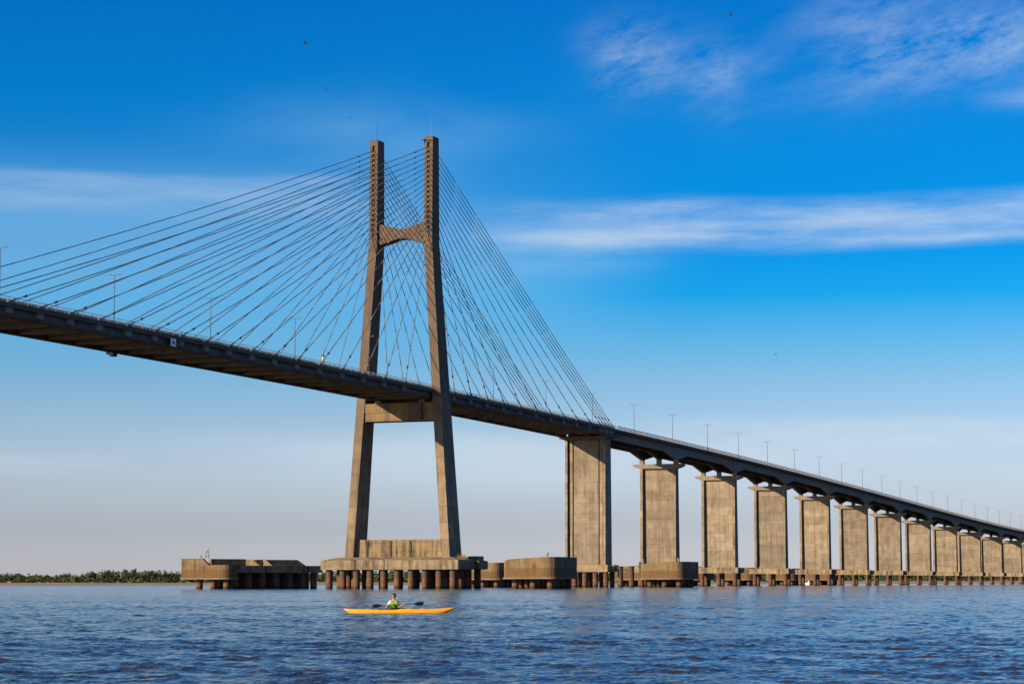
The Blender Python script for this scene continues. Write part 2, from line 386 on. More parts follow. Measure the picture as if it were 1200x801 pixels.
# ------------------------------------------------------------------ viaduct: piers and deck
NP = 15
HEADTOP = {}
def headz(k):
    s = 75*k; d = np.interp(k, [0, 1, 2, 3, 4, 5, 6, 14], [6.45, 6.2, 5.85, 5.75, 5.75, 5.75, 5.6, 5.5]); return zd(s)-float(d)
for k in range(NP):
    s = 75.0*k; zt = headz(k)
    t = bthing('hammerhead_pier', s, 0, f'{ORD[k]} tan concrete hammerhead pier to the right of the broad anchor pier', 'bridge pier', 'hammerhead piers of the viaduct')
    web = MB(); cap_b = zt-1.55
    web.frustum((-5.6, 5.6, -0.85, 0.85), 7.0, (-5.6, 5.6, -0.55, 0.55), cap_b+0.02); web.build('web', M['pier'], t)
    for sx in (1, -1):
        m = MB(); a, b = sorted((sx*5.55, sx*6.5)); col(m, a, b, 7.0, cap_b+0.01, 2.25, 1.55); m.build('column', M['pier'], t)
    m = MB(); e = 9.0
    m.prism([(-e, zt), (-e, zt-0.75), (-6.9, zt-1.55), (6.9, zt-1.55), (e, zt-0.75), (e, zt)], 'y', -1.75, 1.75); m.build('hammerhead', M['head'], t)
    for x in (-6.2, 0, 6.2): MB().box(x-0.75, x+0.75, -0.8, 0.8, zt, zd(s)-4.85).build('bearing', M['head'], t)
    m = MB().box(-8.35, 7.9, -3.3, 3.3, 4.85, 7.0)
    m.box(7.9, 8.7, -1.0, 2.6, 5.0, 6.9); m.build('pile_cap', M['cap'], t)
    for x in (-6.3, 0.2, 6.5):
        for y in (-2.5, 2.5): MB().tube((x, y, -6), (x, y, 4.87), 0.85, n=16).build('pile', M['pile'], t)

V0, V1 = -74.6, 75.0*NP
V = bthing('viaduct_deck', 0, 0, 'long grey viaduct deck on haunched girders descending to the right', 'viaduct deck')
stv = stn(V0, V1, 7.5)
m = MB(); sweep(m, [(-HW, -0.55), (-7.2, -0.85), (7.2, -0.85), (HW, -0.55), (HW, 0), (-HW, 0)], stv, 0); m.build('slab', M['deck'], V)
m = MB(); sweep(m, [(-7.4, 0.012), (7.4, 0.012), (7.4, 0.05), (-7.4, 0.05)], stv, 0); m.build('roadway', M['asphalt'], V)
gst = []
for k in range(-1, NP):
    a = 75.0*k
    gst += [a+u for u in (0.9, 6.5, 12.5, 25, 37.5, 50, 62.5, 68.5, 74.1)]
gst = [g for g in gst if g >= V0]
gst = [V0+0.02]+gst
def gdepth(s):
    k = round(s/75.0); d = abs(s-75*k)
    if k < 0: return 2.95 if d > 3 else 2.95
    return float(np.interp(d, [0, 0.9, 12.5, 40], [4.85, 4.85, 2.95, 2.95]))
for x in (-6.2, 0, 6.2):
    m = MB(); m.loft([[(x-0.75, s, zd(s)-0.84), (x-0.55, s, zd(s)-gdepth(s)), (x+0.55, s, zd(s)-gdepth(s)), (x+0.75, s, zd(s)-0.84)] for s in gst])
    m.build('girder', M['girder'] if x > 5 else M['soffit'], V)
for k in range(0, NP):
    s = 75.0*k
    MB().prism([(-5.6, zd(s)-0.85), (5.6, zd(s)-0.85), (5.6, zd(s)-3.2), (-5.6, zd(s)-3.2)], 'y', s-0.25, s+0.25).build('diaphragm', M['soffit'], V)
for sx in (1, -1):
    m = MB(); railing(m, sx*9.5, stn(V0+0.5, V1, 2.4), 0, h=1.05, post=0.3, rails=(0.45, 0.98), rt=0.2); m.build('parapet', M['parapet'], V)

# ------------------------------------------------------------------ street lamps
def make_lamp():
    t = thing('street_lamp', (0, 0, 0), 'x', 'street lamp', BR, 'double-armed street lamps along the bridge')
    m = MB().tube((0, 0, 0.0), (0, 0, 12.0), 0.11, 0.07, n=8); m.tube((0, 0, 0), (0, 0, 0.5), 0.22, n=8); m.build('pole', M['lamp'], t, smooth=True)
    MB().path([(-1.0, 0, 12.05), (0, 0, 11.85), (1.0, 0, 12.05)], [0.04, 0.05, 0.04], 6).build('arm', M['lamp'], t)
    for sx in (1, -1):
        a, b = sorted((sx*0.75, sx*1.4))
        MB().frustum((a, b, -0.13, 0.13), 11.97, (a+0.08, b-0.08, -0.08, 0.08), 12.17).build('lamp_head', M['lamp'], t)
    return t
LS = [-408.5, -367.1, -326.1, -284.5, -242.5, -157, -113.5, -70.6, -27.6, 16, 60, 102.8, 146, 190.5, 234, 277, 320, 363, 406, 449, 492, 535, 578, 621, 664, 707, 750, 793, 836]
lamp0 = make_lamp()
for i, s in enumerate(LS):
    o = lamp0 if i == 0 else copy_tree(lamp0)
    o.location = W(s, 0, zd(s)+0.05)
    if i < 6: o['label'] = ['lamp post at the far left edge of the photo on the cable-stayed deck', 'second lamp post from the left on the cable-stayed deck', 'third lamp post from the left, just right of the white board',
                            'fourth lamp post from the left, left of the yellow post', 'lamp post left of the pylon, seen beside its far leg', 'first clearly seen lamp post right of the pylon among the stays'][i]
    elif i == 6: o['label'] = 'lamp post right of the pylon under the far bundle of stay cables'
    elif i == 7: o['label'] = 'lamp post amid the bundled near stay cables over the broad anchor pier'
    else: o['label'] = f'{ORD[i-8]} double-armed lamp post right of where the stay cables end' if i-8 < 20 else 'last small lamp post at the far right end of the viaduct'

# ------------------------------------------------------------------ fender dolphins
def dolphin(s, w, label, mirror=1, full=True, side='down'):
    t = bthing('fender_dolphin', s, w, label, 'bridge fender', 'concrete fender dolphins guarding the piers')
    zb, zt_ = 2.5, 7.85
    # rounded nose wall
    L, Wd = 9.0, 7.2
    def outline(off, front=1.0):
        a, b = Wd-off, L-off; r = 3.4-off*0.5; pts = []
        for cx, cy, t0 in ((a-r, -b+r, -90), (a-r, b-r, 0), (-a+1.2, b-1.2, 90), (-a+1.2, -b+1.2, 180)):
            rr = r if cx > 0 else 1.2
            for q in range(7):
                an = R(t0+15*q); pts.append((mirror*(cx+rr*math.cos(an)), cy+rr*math.sin(an)))
        return pts
    o0, i0 = outline(0.0), outline(0.75)
    n = len(o0)
    m = MB()
    def top(p): return zt_ - (1.0*max(0, (-mirror*p[0]-3.2))/4.0)          # top slopes down towards the rear end
    rings = [[(x, y, zb) for x, y in o0], [(x, y, top((x, y))) for x, y in o0], [(x, y, top((x, y))) for x, y in i0], [(x, y, zb) for x, y in i0]]
    Pn = [p for r_ in rings for p in r_]; Fc = []
    for j in range(4):
        for i in range(n):
            a, b = j*n+i, j*n+(i+1) % n; c, d = ((j+1) % 4)*n+(i+1) % n, ((j+1) % 4)*n+i
            Fc.append((a, b, c, d))
    m.poly(Pn, Fc); m.build('fender_wall', M['dolphin'], t)
    m = MB()
    oo, ii = outline(-0.22), outline(0.0)
    m.loft([[(x, y, zb-0.12) for x, y in oo], [(x, y, zb+0.28) for x, y in oo]]); m.build('skirt', M['head'], t)
    m = MB(); m.loft([[(x, y, 3.6) for x, y in i0], [(x, y, 5.6) for x, y in i0]]); m.build('platform', M['cap'], t)
    for x in (-4.8, 0.0, 4.6):
        for y in (-6.4, -2.2, 2.4, 6.4):
            MB().tube((mirror*x, y, -6), (mirror*x, y, zb-0.1), 0.85, n=16).build('pile', M['pile'], t)
    return t
def long_dolphin(s, w, label):
    """open fender platform upstream of the pylon: a tall blunt nose, a low deck and two broken parapets"""
    t = bthing('fender_dolphin', s, w, label, 'bridge fender', 'concrete fender dolphins guarding the piers')
    m = MB(); pts = [(-7.2, -9.5), (4.2, -9.5)]
    for q in range(1, 7): pts.append((4.2+3.0*math.sin(R(15*q)), -6.5-3.0*math.cos(R(15*q))))
    pts += [(7.2, -5.2), (-7.2, -5.2)]
    m.prism(pts, 'z', 2.7, 6.25)
    m.prism([(-7.2, 6.25), (4.0-3.2, 6.25), (4.0-5.0, 7.95), (-7.2, 7.95)], 'y', -9.5, -8.4)
    m.build('fender_wall', M['dolphin'], t)
    MB().prism([(0.3, -8.38), (1.1, -8.38), (6.6, 0.6), (5.8, 0.6)], 'z', 6.1, 7.85).build('back_wall', M['dolphin'], t)
    m = MB(); o = [(-7.4, -9.72), (4.2, -9.72)]+[(4.2+3.25*math.sin(R(15*q)), -6.5-3.22*math.cos(R(15*q))) for q in range(1, 7)]+[(7.45, -5.0), (-7.4, -5.0)]
    m.prism(o, 'z', 2.5, 2.85); m.build('skirt', M['head'], t)
    # low platform running back obliquely, away from the sun
    m = MB().prism([(-6.9, -5.15), (7.0, -5.15), (18.0, 13.0), (20.8, 18.0), (13.5, 20.5), (-6.9, 4.0)], 'z', 4.25, 6.1); m.build('platform', M['cap'], t)
    m = MB().prism([(3.0, 6.1), (12.2, 6.1), (10.2, 7.75), (3.0, 7.75)], 'y', 5.0, 5.9); tag(m.build('parapet', M['dolphin'], t), 'sunlit parapet with a sloping end')
    q = math.atan2(18.2, 11.0)
    m = MB().prism([(0.0, 6.1), (14.5, 6.1), (11.8, 7.7), (-2.0, 7.7)], 'y', -0.4, 0.4); m.box(2.0, 12.5, -2.2, -1.7, 6.1, 6.45)
    m.build('parapet', M['cap'], t, loc=(8.6, 4.6, 0), rot=(0, 0, q))
    for x, y in [(-3.0, -7.2), (1.2, -7.2), (5.0, -7.0)]+[(5.8+u*11.0-v*3.2, -4.0+u*18.2+v*2.2) for u in (0.0, 0.2, 0.4, 0.6, 0.8, 1.0, 1.16) for v in (0.0, 1.1, 2.2)]:
        MB().tube((x, y, -6), (x, y, 4.3 if y > -6 else 2.55), 0.9, n=16).build('pile', M['pile'], t)
    return t
long_dolphin(-222, -52.0, 'long open concrete fender platform with broken parapets left of the pylon')
dolphin(-221, 38.5, 'rounded concrete fender dolphin just right of the pylon base, its right side in shadow')
dolphin(-75, -33.5, 'concrete fender dolphin behind, between the pylon cap and the rounded near one', mirror=1)
dolphin(-75, 27.2, 'rounded concrete fender dolphin in front of the first hammerhead pier')
for k, lb_ in enumerate(('first', 'second', 'third', 'fourth', 'fifth', 'sixth')):
    dolphin(75.0*k, -33, f'sunlit concrete fender dolphin behind the row, upstream of the {lb_} hammerhead pier')
# free-standing piles
for i, w in enumerate((10.6, 14.1, 17.3)):
    t = bthing('mooring_pile', -75+0.5*i, w, ('leftmost', 'middle', 'rightmost')[i]+' of three tall rusty steel piles standing free beside the anchor pier', 'steel pile', 'free-standing rusty piles')
    MB().tube((0, 0, -6), (0, 0, 6.4), 0.87, n=20).build('pipe', M['pile'], t)
    MB().tube((0, 0, 6.2), (0, 0, 6.52), 0.95, n=20).build('collar', M['dark'], t)
t = bthing('pipe_rail', -75, 12.4, 'thin pipe rail bridging the left and middle free-standing piles', 'pipe rail')
MB().path([(-1.3, 0, 5.2), (-0.6, 0, 5.55), (0.6, 0, 5.55), (1.3, 0, 5.2)], [0.09]*4, 6).build('pipe', M['dark'], t)

# ------------------------------------------------------------------ bits on the bridge
t = thing('navigation_board', W(-360, 9.78, zd(-360)-1.45), 'white square board with a black mark fixed to the near deck edge', 'sign', BR)
MB().box(0, 0.08, -1.05, 1.05, -0.85, 0.75).build('board', M['white'], t)
m = MB(); m.box(0.083, 0.11, -0.3, 0.36, -0.45, 0.1); m.box(0.083, 0.11, -0.12, 0.2, 0.1, 0.38); m.build('symbol', M['blackp'], t)
MB().box(-0.95, -0.01, -0.08, 0.08, -0.3, 0.5).build('bracket', M['dark'], t)
t = thing('navigation_light', W(-352, -9.0, zd(-352)-2.2), 'small dark lantern box hanging under the far deck edge', 'lantern', BR)
m = MB().box(-0.5, 0.5, -0.9, 0.7, -0.75, -0.1); m.build('housing', M['blackp'], t)
MB().tube((0, 0, -0.1), (0, 0, 0.9), 0.1, n=6).build('hanger', M['dark'], t)
MB().box(-0.3, 0.3, -2.5, -2.0, -0.5, 0.6).build('junction_box', M['blackp'], t)
t = thing('emergency_post', W(-288, 9.0, zd(-288)), 'slim yellow post standing at the deck railing left of the pylon', 'post', BR)
MB().box(-0.2, 0.2, -0.2, 0.2, 0, 2.35).build('pillar', M['yellow'], t); MB().box(-0.26, 0.26, -0.32, 0.32, 2.35, 2.7).build('hood', M['dark'], t)
MB().box(0.2, 0.26, -0.15, 0.15, 1.2, 1.7).build('call_panel', M['dark'], t)
# cars glimpsed on the viaduct
def car(s, w, label, colr):
    t = thing('car', W(s, w, zd(s)+0.05), label, 'car', BR)
    m = MB(); m.loft([[(x, y, z) for x, z in ((-0.88, 0.3), (0.88, 0.3), (0.9, 0.75), (0.82, 0.95), (-0.82, 0.95), (-0.9, 0.75))] for y in (-2.2, -2.0, 2.0, 2.2)]); m.build('body', colr, t)
    m = MB().frustum((-0.8, 0.8, -1.6, 1.2), 0.95, (-0.65, 0.65, -1.1, 0.6), 1.55); m.build('cabin', M['blackp'], t)
    for x in (-0.8, 0.8):
        for y in (-1.35, 1.35): MB().tube((x-0.1, y, 0.33), (x+0.1, y, 0.33), 0.33, n=14).build('wheel', M['blackp'], t)
    return t
car(640, 6.0, 'small dark car driving near the low right end of the viaduct', M['dark'])

# ------------------------------------------------------------------ birds
M['feather_dark'] = simple('dark_feathers', (0.02, 0.019, 0.02), 0.8)
M['feather_white'] = simple('white_feathers', (0.55, 0.53, 0.5), 0.8)
def flying_bird(px, py, dist, span, heading, droop, bank, label):
    m = MB(); h = span/2
    m.loft([[(0.055*r_*math.cos(a), y, 0.05*r_*math.sin(a)) for a in [2*PI*i/8 for i in range(8)]] for y, r_ in ((-0.30, 0.15), (-0.22, 0.6), (0, 1.15), (0.15, 0.95), (0.24, 0.6), (0.31, 0.5), (0.36, 0.1))])
    for sx in (1, -1):
        sec = []
        for u, ch, sw, dz in ((0.06, 0.2, 0.0, 0.0), (0.3, 0.21, 0.04, 0.25), (0.55, 0.17, 0.02, 0.22), (0.8, 0.11, -0.06, 0.0), (1.0, 0.03, -0.16, -0.3)):
            x = sx*h*u; z = dz*droop*h; y = sw
            sec.append([(x, y+ch*0.5, z), (x, y, z+0.022), (x, y-ch*0.5, z), (x, y, z-0.012)])
        m.loft(sec)
    m.prism([(-0.04, -0.28), (0.04, -0.28), (0.09, -0.43), (-0.09, -0.43)], 'z', -0.008, 0.008)
    o = m.build('gull', M['feather_dark'], None, smooth=True); o.location = at_dist(px, py, dist); o.rotation_euler = (R(8), R(bank), R(heading))
    return tag(o, label, 'bird', 'birds flying in the sky')
flying_bird(357, 50, 260, 0.75, 70, 0.9, 30, 'dark bird gliding high in the sky left of the pylon, uppermost of three')
flying_bird(383, 104, 340, 0.8, 20, 0.3, 5, 'dark bird left of the pylon below the uppermost one')
flying_bird(409, 138, 420, 0.8, 40, 0.4, -10, 'tiny dark bird nearest to the top of the far pylon leg')
flying_bird(703, 93, 330, 1.0, 15, 0.9, -22, 'dark bird with arched wings in the sky right of the pylon')
flying_bird(856, 17, 300, 0.7, 60, 0.9, 40, 'dark bird at the top edge of the sky on the right')
flying_bird(909, 415, 420, 0.8, 25, 0.6, 10, 'lone bird in the sky above the viaduct lamps')
flying_bird(411, 378, 430, 0.8, 10, 0.2, 8, 'faint bird flying between the stay cables left of the far leg')
def perched(loc, label, mat='feather_dark', sc=1.0, rz=0):
    m = MB(); 
    m.path([(0, 0.0, 0.16), (0.03, 0, 0.32), (0.10, 0, 0.50)], [0.07, 0.12, 0.07], 8); m.ell((0.04, 0, 0.34), (0.12, 0.10, 0.2), 10, 8)
    m.path([(0.10, 0, 0.48), (0.12, 0, 0.62), (0.16, 0, 0.72)], [0.055, 0.035, 0.045], 8); m.ell((0.17, 0, 0.74), (0.07, 0.045, 0.045), 8, 6)
    m.tube((0.22, 0, 0.745), (0.34, 0, 0.73), 0.018, 0.006, 6)
    m.path([(0.0, 0, 0.2), (-0.16, 0, 0.04)], [0.06, 0.015], 6)
    for y in (-0.04, 0.04): m.tube((0.03, y, 0), (0.03, y, 0.2), 0.018, n=5); m.box(0.0, 0.12, y-0.03, y+0.03, 0, 0.015)
    o = m.build('perched_bird', M[mat], None, smooth=True); o.location = loc; o.rotation_euler = (0, 0, rz); o.scale = (sc, sc, sc)
    return tag(o, label, 'bird', 'birds perched on the pier fenders')
perched(W(-221-8.2, 43.0, 7.86), 'dark bird perched on the rounded fender right of the pylon', sc=1.5)
perched(W(-75-8.4, 32.3, 7.86), 'pale bird perched on the rounded fender before the first hammerhead pier', 'feather_white', 1.4, 2.5)
perched(W(-222-8.9, -53.6, 7.96), 'dark bird perched on the long open fender left of the pylon', sc=1.3, rz=3.0)
perched(W(-2.9, 4.6, 7.0), 'dark bird standing on the cap of the first hammerhead pier', sc=1.7)
perched(W(72.2, -5.2, 7.0), 'dark bird standing on the cap of the second hammerhead pier', sc=1.8)
perched(W(147.2, -4.0, 7.0), 'pale bird standing on the cap of the third hammerhead pier', 'feather_white', 1.7)
perched(W(-8.5, -33.0, 7.86), 'dark bird perched on the fender behind the free-standing piles', sc=1.4)
t = bthing('bent_ladder', -222-8.9, -52.2, 'bent broken metal ladder sticking up from the long open fender', 'ladder', z=7.95)
MB().path([(0, 0, 0), (-0.15, 0, 1.1), (0.5, 0, 2.1), (1.0, 0, 2.4)], [0.08]*4, 6).path([(0.9, 0, 0), (0.75, 0, 1.0), (0.5, 0, 2.1)], [0.08]*3, 6).build('rail', M['dark'], t)
MB().path([(-0.08, 0, 0.6), (0.82, 0, 0.6)], [0.05]*2, 6).build('rung', M['dark'], t)
t = bthing('pier_cabinet', -4.0, -5.9, 'small dark cabinet and ladder at the left foot of the first hammerhead pier', 'cabinet', z=7.0)
MB().box(-0.4, 0.4, -0.3, 0.3, 0, 1.5).build('box', M['dark'], t); m = MB()
for x in (0.7, 1.2): m.box(x, x+0.1, -0.05, 0.05, -2.0, 2.6)
for k in range(8): m.box(0.8, 1.2, -0.04, 0.04, -1.7+k*0.5, -1.62+k*0.5)
m.build('ladder', M['parapet'], t)

# dry grass tuft on the pylon cap
m = MB()
M['drygrass'] = simple('dry_grass', (0.28, 0.2, 0.08), 0.9)
for i in range(160):
    x, y = random.gauss(0, 0.55), random.gauss(0, 0.5); L = random.uniform(0.6, 1.7); a = random.uniform(0, 2*PI); l = random.uniform(0.1, 0.6)
    m.poly([(x-0.05, y, 0), (x+0.05, y, 0), (x+l*math.cos(a), y+l*math.sin(a), L)], [(0, 1, 2)])
o = m.build('grass_tuft', M['drygrass'], None); o.location = W(SP-4.0, 18.2, 7.3); tag(o, 'tuft of dry grass growing on the right end of the pylon pile cap', 'grass tuft')

# ------------------------------------------------------------------ far bank: sand, wood
BANK = 2300.0
M['sand'] = simple('river_sand', (0.30, 0.185, 0.10), 0.95, var=0.25, scale=0.02)
m = MB(); xs = list(np.linspace(-3200, 3200, 90)); rows = ((0, -1.0), (22, 0.25), (70, 2.1), (110, 2.6), (900, 3.0), (7000, 3.0)); rings = []
for x in xs:
    w_ = 14*math.sin(x*0.009)+10*math.sin(x*0.031+1)
    rings.append([(x, BANK+d+w_*(d < 500), z + (0.35*math.sin(x*0.02)+0.25*math.sin(x*0.063))*(10 < d < 500)) for d, z in rows])
n = len(rows)
m.poly([p for r_ in rings for p in r_], [(j*n+i, (j+1)*n+i, (j+1)*n+i+1, j*n+i+1) for j in range(len(xs)-1) for i in range(n-1)])
o = m.build('sandy_bank', M['sand'], None); tag(o, kind='structure')
def leaf_mat(name, c0, c1):
    m, nt, b = new_mat(name); geo = nt.nodes.new('ShaderNodeNewGeometry')
    col = ramp_n(nt, geo.outputs['Random Per Island'], [(0, c0), (1, c1)])
    nt.links.new(col, b.inputs['Base Color']); b.inputs['Roughness'].default_value = 0.8; b.inputs['Specular IOR Level'].default_value = 0.2
    return m
M['leaf'] = leaf_mat('wood_leaves', (0.035, 0.05, 0.02), (0.10, 0.125, 0.04))
M['leaf_dark'] = leaf_mat('dark_leaves', (0.022, 0.034, 0.016), (0.06, 0.085, 0.03))
M['bark'] = simple('bark', (0.09, 0.07, 0.055), 0.9)
def crown(mb, c, r, n, size):
    lobes = [(Vector((random.gauss(0, 0.42)*r[0], random.gauss(0, 0.42)*r[1], random.uniform(-0.35, 0.55)*r[2])), random.uniform(0.4, 0.7)) for _ in range(7)]
    for _ in range(n):
        q, s_ = random.choice(lobes); d = Vector((random.gauss(0, 1), random.gauss(0, 1), random.gauss(0, 1))).normalized()*random.uniform(0.6, 1.0)
        p = Vector(c) + q + Vector((d.x*r[0], d.y*r[1], d.z*r[2]))*s_
        u = Vector((random.gauss(0, 1), random.gauss(0, 1), random.gauss(0, 1))).normalized(); v = u.orthogonal().normalized(); e = size*random.uniform(0.6, 1.3)
        w_ = u.cross(v)
        mb.poly([p+v*e, p+w_*e*0.8, p-v*e, p-w_*e*0.8], [(0, 1, 2, 3)])
def xpx(px): return (px-600)/FPX*(BANK+150)
m = MB(); x = -760.0
while x < 800:
    px_ = 600 + x/(BANK+150)*FPX
    h = float(np.interp(px_, [-200, 0, 30, 60, 95, 110, 215, 500, 800, 1300], [9, 9.4, 8.0, 8.2, 8.6, 12.0, 11.6, 11, 9.5, 9.5]))*random.uniform(0.82, 1.12)
    d = random.uniform(120, 230)
    crown(m, (x, BANK+d, 2.6+h*0.52), (random.uniform(3.2, 6.0), 4.5, h*0.52), 80, 1.0)
    crown(m, (x+random.uniform(-3, 3), BANK+d-15, 2.6+h*0.25), (4.5, 3.5, h*0.30), 40, 1.0)
    crown(m, (x, BANK+d-25, 3.6), (3.2, 3.0, 2.6), 26, 1.0)
    x += random.uniform(1.1, 2.4)
o = m.build('riverside_wood', M['leaf'], None); tag(o, 'long low green wood lining the sandy far bank', 'wood', kind='stuff')
for px_, h, w_, lab, mt in ((14, 9.8, 9, 'broad dark rounded tree at the left end of the far bank', 'leaf_dark'), (113, 11.8, 6, 'bushy tree where the far wood steps up in height', 'leaf'), (130, 12.6, 5, 'tall bushy tree left of the middle of the taller wood', 'leaf'),
                          (155, 13.8, 4.5, 'tallest pointed tree of the far wood', 'leaf'), (164, 13.4, 3.2, 'slender tall tree right of the tallest one on the far bank', 'leaf'), (185, 12.8, 5, 'round topped tree in the far wood left of the long open fender', 'leaf_dark')):
    t = thing('tree', (xpx(px_), BANK+118, 2.5), lab, 'tree', 0, 'taller trees on the far bank')
    m = MB().path([(0, 0, 0), (0.2, 0, h*0.4), (0, 0.2, h*0.8)], [0.4, 0.28, 0.1], 8)
    for a in range(4): m.path([(0.1, 0, h*0.35), (w_*0.4*math.cos(a*1.7), w_*0.4*math.sin(a*1.7), h*0.65)], [0.16, 0.05], 6)
    m.build('trunk', M['bark'], t)
    m = MB(); crown(m, (0, 0, h*0.62), (w_, w_*0.8, h*0.4), 260, 0.75); m.build('crown', M[mt], t)
# small white boat among the far piles
t = thing('motor_boat', at_dist(949, 684.3, 1350)*1.0, 'small white motor boat seen far off between the viaduct piles', 'boat', R(70)); t.location.z = 0
m = MB(); m.loft([[(-b, y, zz) if k == 0 else (b, y, zz) if k == 1 else (b*0.6, y, kz) if k == 2 else (-b*0.6, y, kz) for k in range(4)] for y, b, zz, kz in ((-3.2, 1.1, 1.0, -0.2), (0, 1.2, 1.05, -0.25), (2.4, 0.8, 1.25, -0.1), (3.6, 0.06, 1.5, 0.6))]); m.build('hull', M['white'], t)
MB().frustum((-0.9, 0.9, -1.6, 1.2), 1.05, (-0.75, 0.75, -1.3, 0.5), 2.3).build('cabin', M['white'], t)

# ------------------------------------------------------------------ kayak and paddler
KX, KY = -5.36, 112.1
M['kayak'] = simple('kayak_gelcoat', (0.80, 0.35, 0.008), 0.28, var=0.06, scale=1.5)
M['orange'] = simple('orange_cord', (0.65, 0.15, 0.02), 0.6)
K = thing('sea_kayak', (KX, KY, -0.05), 'slim yellow-orange sea kayak on the water with upswept ends', 'kayak', R(-2))
prof = []
NS = 41
for i in range(NS):
    u = -1+2*i/(NS-1); x = 2.66*u
    b = 0.27*max(0.0, 1-abs(u)**2.3)**0.9 + 0.006
    sh = 0.17 + (0.15*max(0, u)**2.6 if u > 0 else 0.09*abs(u)**2.6)                # sheer line
    kl = -0.12 + (0.40*max(0, (u-0.55)/0.45)**1.9 if u > 0 else 0.34*max(0, (-u-0.75)/0.25)**1.6)
    kl = min(kl, sh-0.02)
    ck = 0.06*math.exp(-((u-0.12)/0.16)**2)                                         # raised foredeck
    dk = sh + 0.055*(1-abs(u)**2) + ck
    prof.append((x, b, sh, kl, dk))
def kring(p):
    x, b, sh, kl, dk = p
    return [(x, -b, sh), (x, -b*0.92, (sh*0.45+kl*0.55)), (x, -b*0.55, kl+0.02), (x, 0, kl), (x, b*0.55, kl+0.02), (x, b*0.92, (sh*0.45+kl*0.55)), (x, b, sh), (x, b*0.6, dk-0.012), (x, 0, dk), (x, -b*0.6, dk-0.012)]
m = MB().loft([kring(p) for p in prof]); m.build('hull', M['kayak'], K, smooth=True)
def ringtube(cx, cy, rx, ry, z, r, n=20):
    mb = MB(); pts = [(cx+rx*math.cos(2*PI*i/n), cy+ry*math.sin(2*PI*i/n), z+0.03*math.cos(2*PI*i/n)) for i in range(n+1)]; return mb.path(pts, [r]*(n+1), 6)
ringtube(-0.25, 0, 0.42, 0.235, 0.25, 0.022).build('cockpit_rim', M['blackp'], K)
m = MB().ell((-0.25, 0, 0.235), (0.40, 0.22, 0.03), 16, 6); m.build('spray_deck', M['blackp'], K, smooth=True)
for hx in (1.15, -1.45): MB().ell((hx, 0, 0.235 if hx > 0 else 0.225), (0.22, 0.14, 0.025), 14, 6).build('hatch', M['orange'], K, smooth=True)
m = MB()
for a, b_ in ((0.35, 0.62), (0.62, 0.89), (-0.85, -1.1)):
    for sg in (1, -1): m.path([(a, -0.2*sg, 0.235), ((a+b_)/2, 0, 0.282), (b_, 0.2*sg, 0.235)], [0.01]*3, 5)
m.build('deck_cord', M['blackp'], K)

M['skin'] = simple('skin', (0.36, 0.17, 0.11), 0.6, var=0.06)
M['shirt'] = simple('white_shirt', (0.72, 0.70, 0.68), 0.8, var=0.08, scale=8)
M['vest'] = simple('lime_vest', (0.11, 0.24, 0.022), 0.7, var=0.1, scale=8)
M['hair'] = simple('dark_hair', (0.018, 0.012, 0.01), 0.7)
M['trim'] = simple('dark_trim', (0.03, 0.03, 0.035), 0.7)
PX, PY = -5.66, 112.1
Pn = thing('person', (PX, PY, 0.085), 'paddler in lime vest and white shirt seated in the yellow kayak, holding a paddle', 'person', 0)
fd = Vector((-0.70, -0.714, 0)); sd = Vector((0.714, -0.70, 0)); up = Vector((0, 0, 1))     # facing and its own left side
hipc = Vector((0.02, 0, 0.0)); chest = Vector((0.02, 0.0, 0.36)); neckb = chest + up*0.17
LSh = chest + sd*0.18 + up*0.10; RSh = chest - sd*0.18 + up*0.10
LH = Vector((0.52, -0.34, 0.315)); RH = Vector((-0.30, -0.33, 0.265))
LE = Vector((0.30, -0.30, 0.19)); RE = Vector((-0.30, -0.02, 0.19))
def skinned(name, joints, edges, mat, parent, sub=2, root=0):
    me = bpy.data.meshes.new(name); me.from_pydata([tuple(j[0]) for j in joints], edges, []); o = bpy.data.objects.new(name, me); COL.objects.link(o); o.parent = parent
    me.materials.append(mat)
    o.modifiers.new('skin', 'SKIN'); 
    for i, j in enumerate(joints):
        r = j[1] if isinstance(j[1], tuple) else (j[1], j[1]); me.skin_vertices[0].data[i].radius = r
    me.skin_vertices[0].data[root].use_root = True
    sb = o.modifiers.new('sub', 'SUBSURF'); sb.levels = sub; sb.render_levels = sub
    return o
headc = neckb + up*0.19 + fd*0.02
hd = Vector((-0.80, -0.6, 0)).normalized(); hs = Vector((0.6, -0.8, 0))
J = [(hipc, (0.16, 0.12)), (hipc+up*0.2, (0.14, 0.11)), (chest, (0.165, 0.12)), (neckb-up*0.03, (0.09, 0.08)), (neckb+up*0.06, (0.055, 0.055)), (headc-up*0.045+hd*0.015, (0.07, 0.08)), (headc+up*0.035, (0.078, 0.09)), (headc+up*0.09, (0.05, 0.06)),
     (LSh, 0.06), (LE, 0.045), (LH-Vector((0.05, 0, 0)), 0.032), (LH, 0.036),
     (RSh, 0.06), (RE, 0.045), (RH-Vector((0, -0.05, -0.01)), 0.032), (RH, 0.036),
     (hipc+Vector((0.25, -0.1, 0.0)), 0.085), (hipc+Vector((0.6, -0.1, 0.06)), 0.065), (hipc+Vector((0.25, 0.1, 0.0)), 0.085), (hipc+Vector((0.6, 0.1, 0.06)), 0.065)]
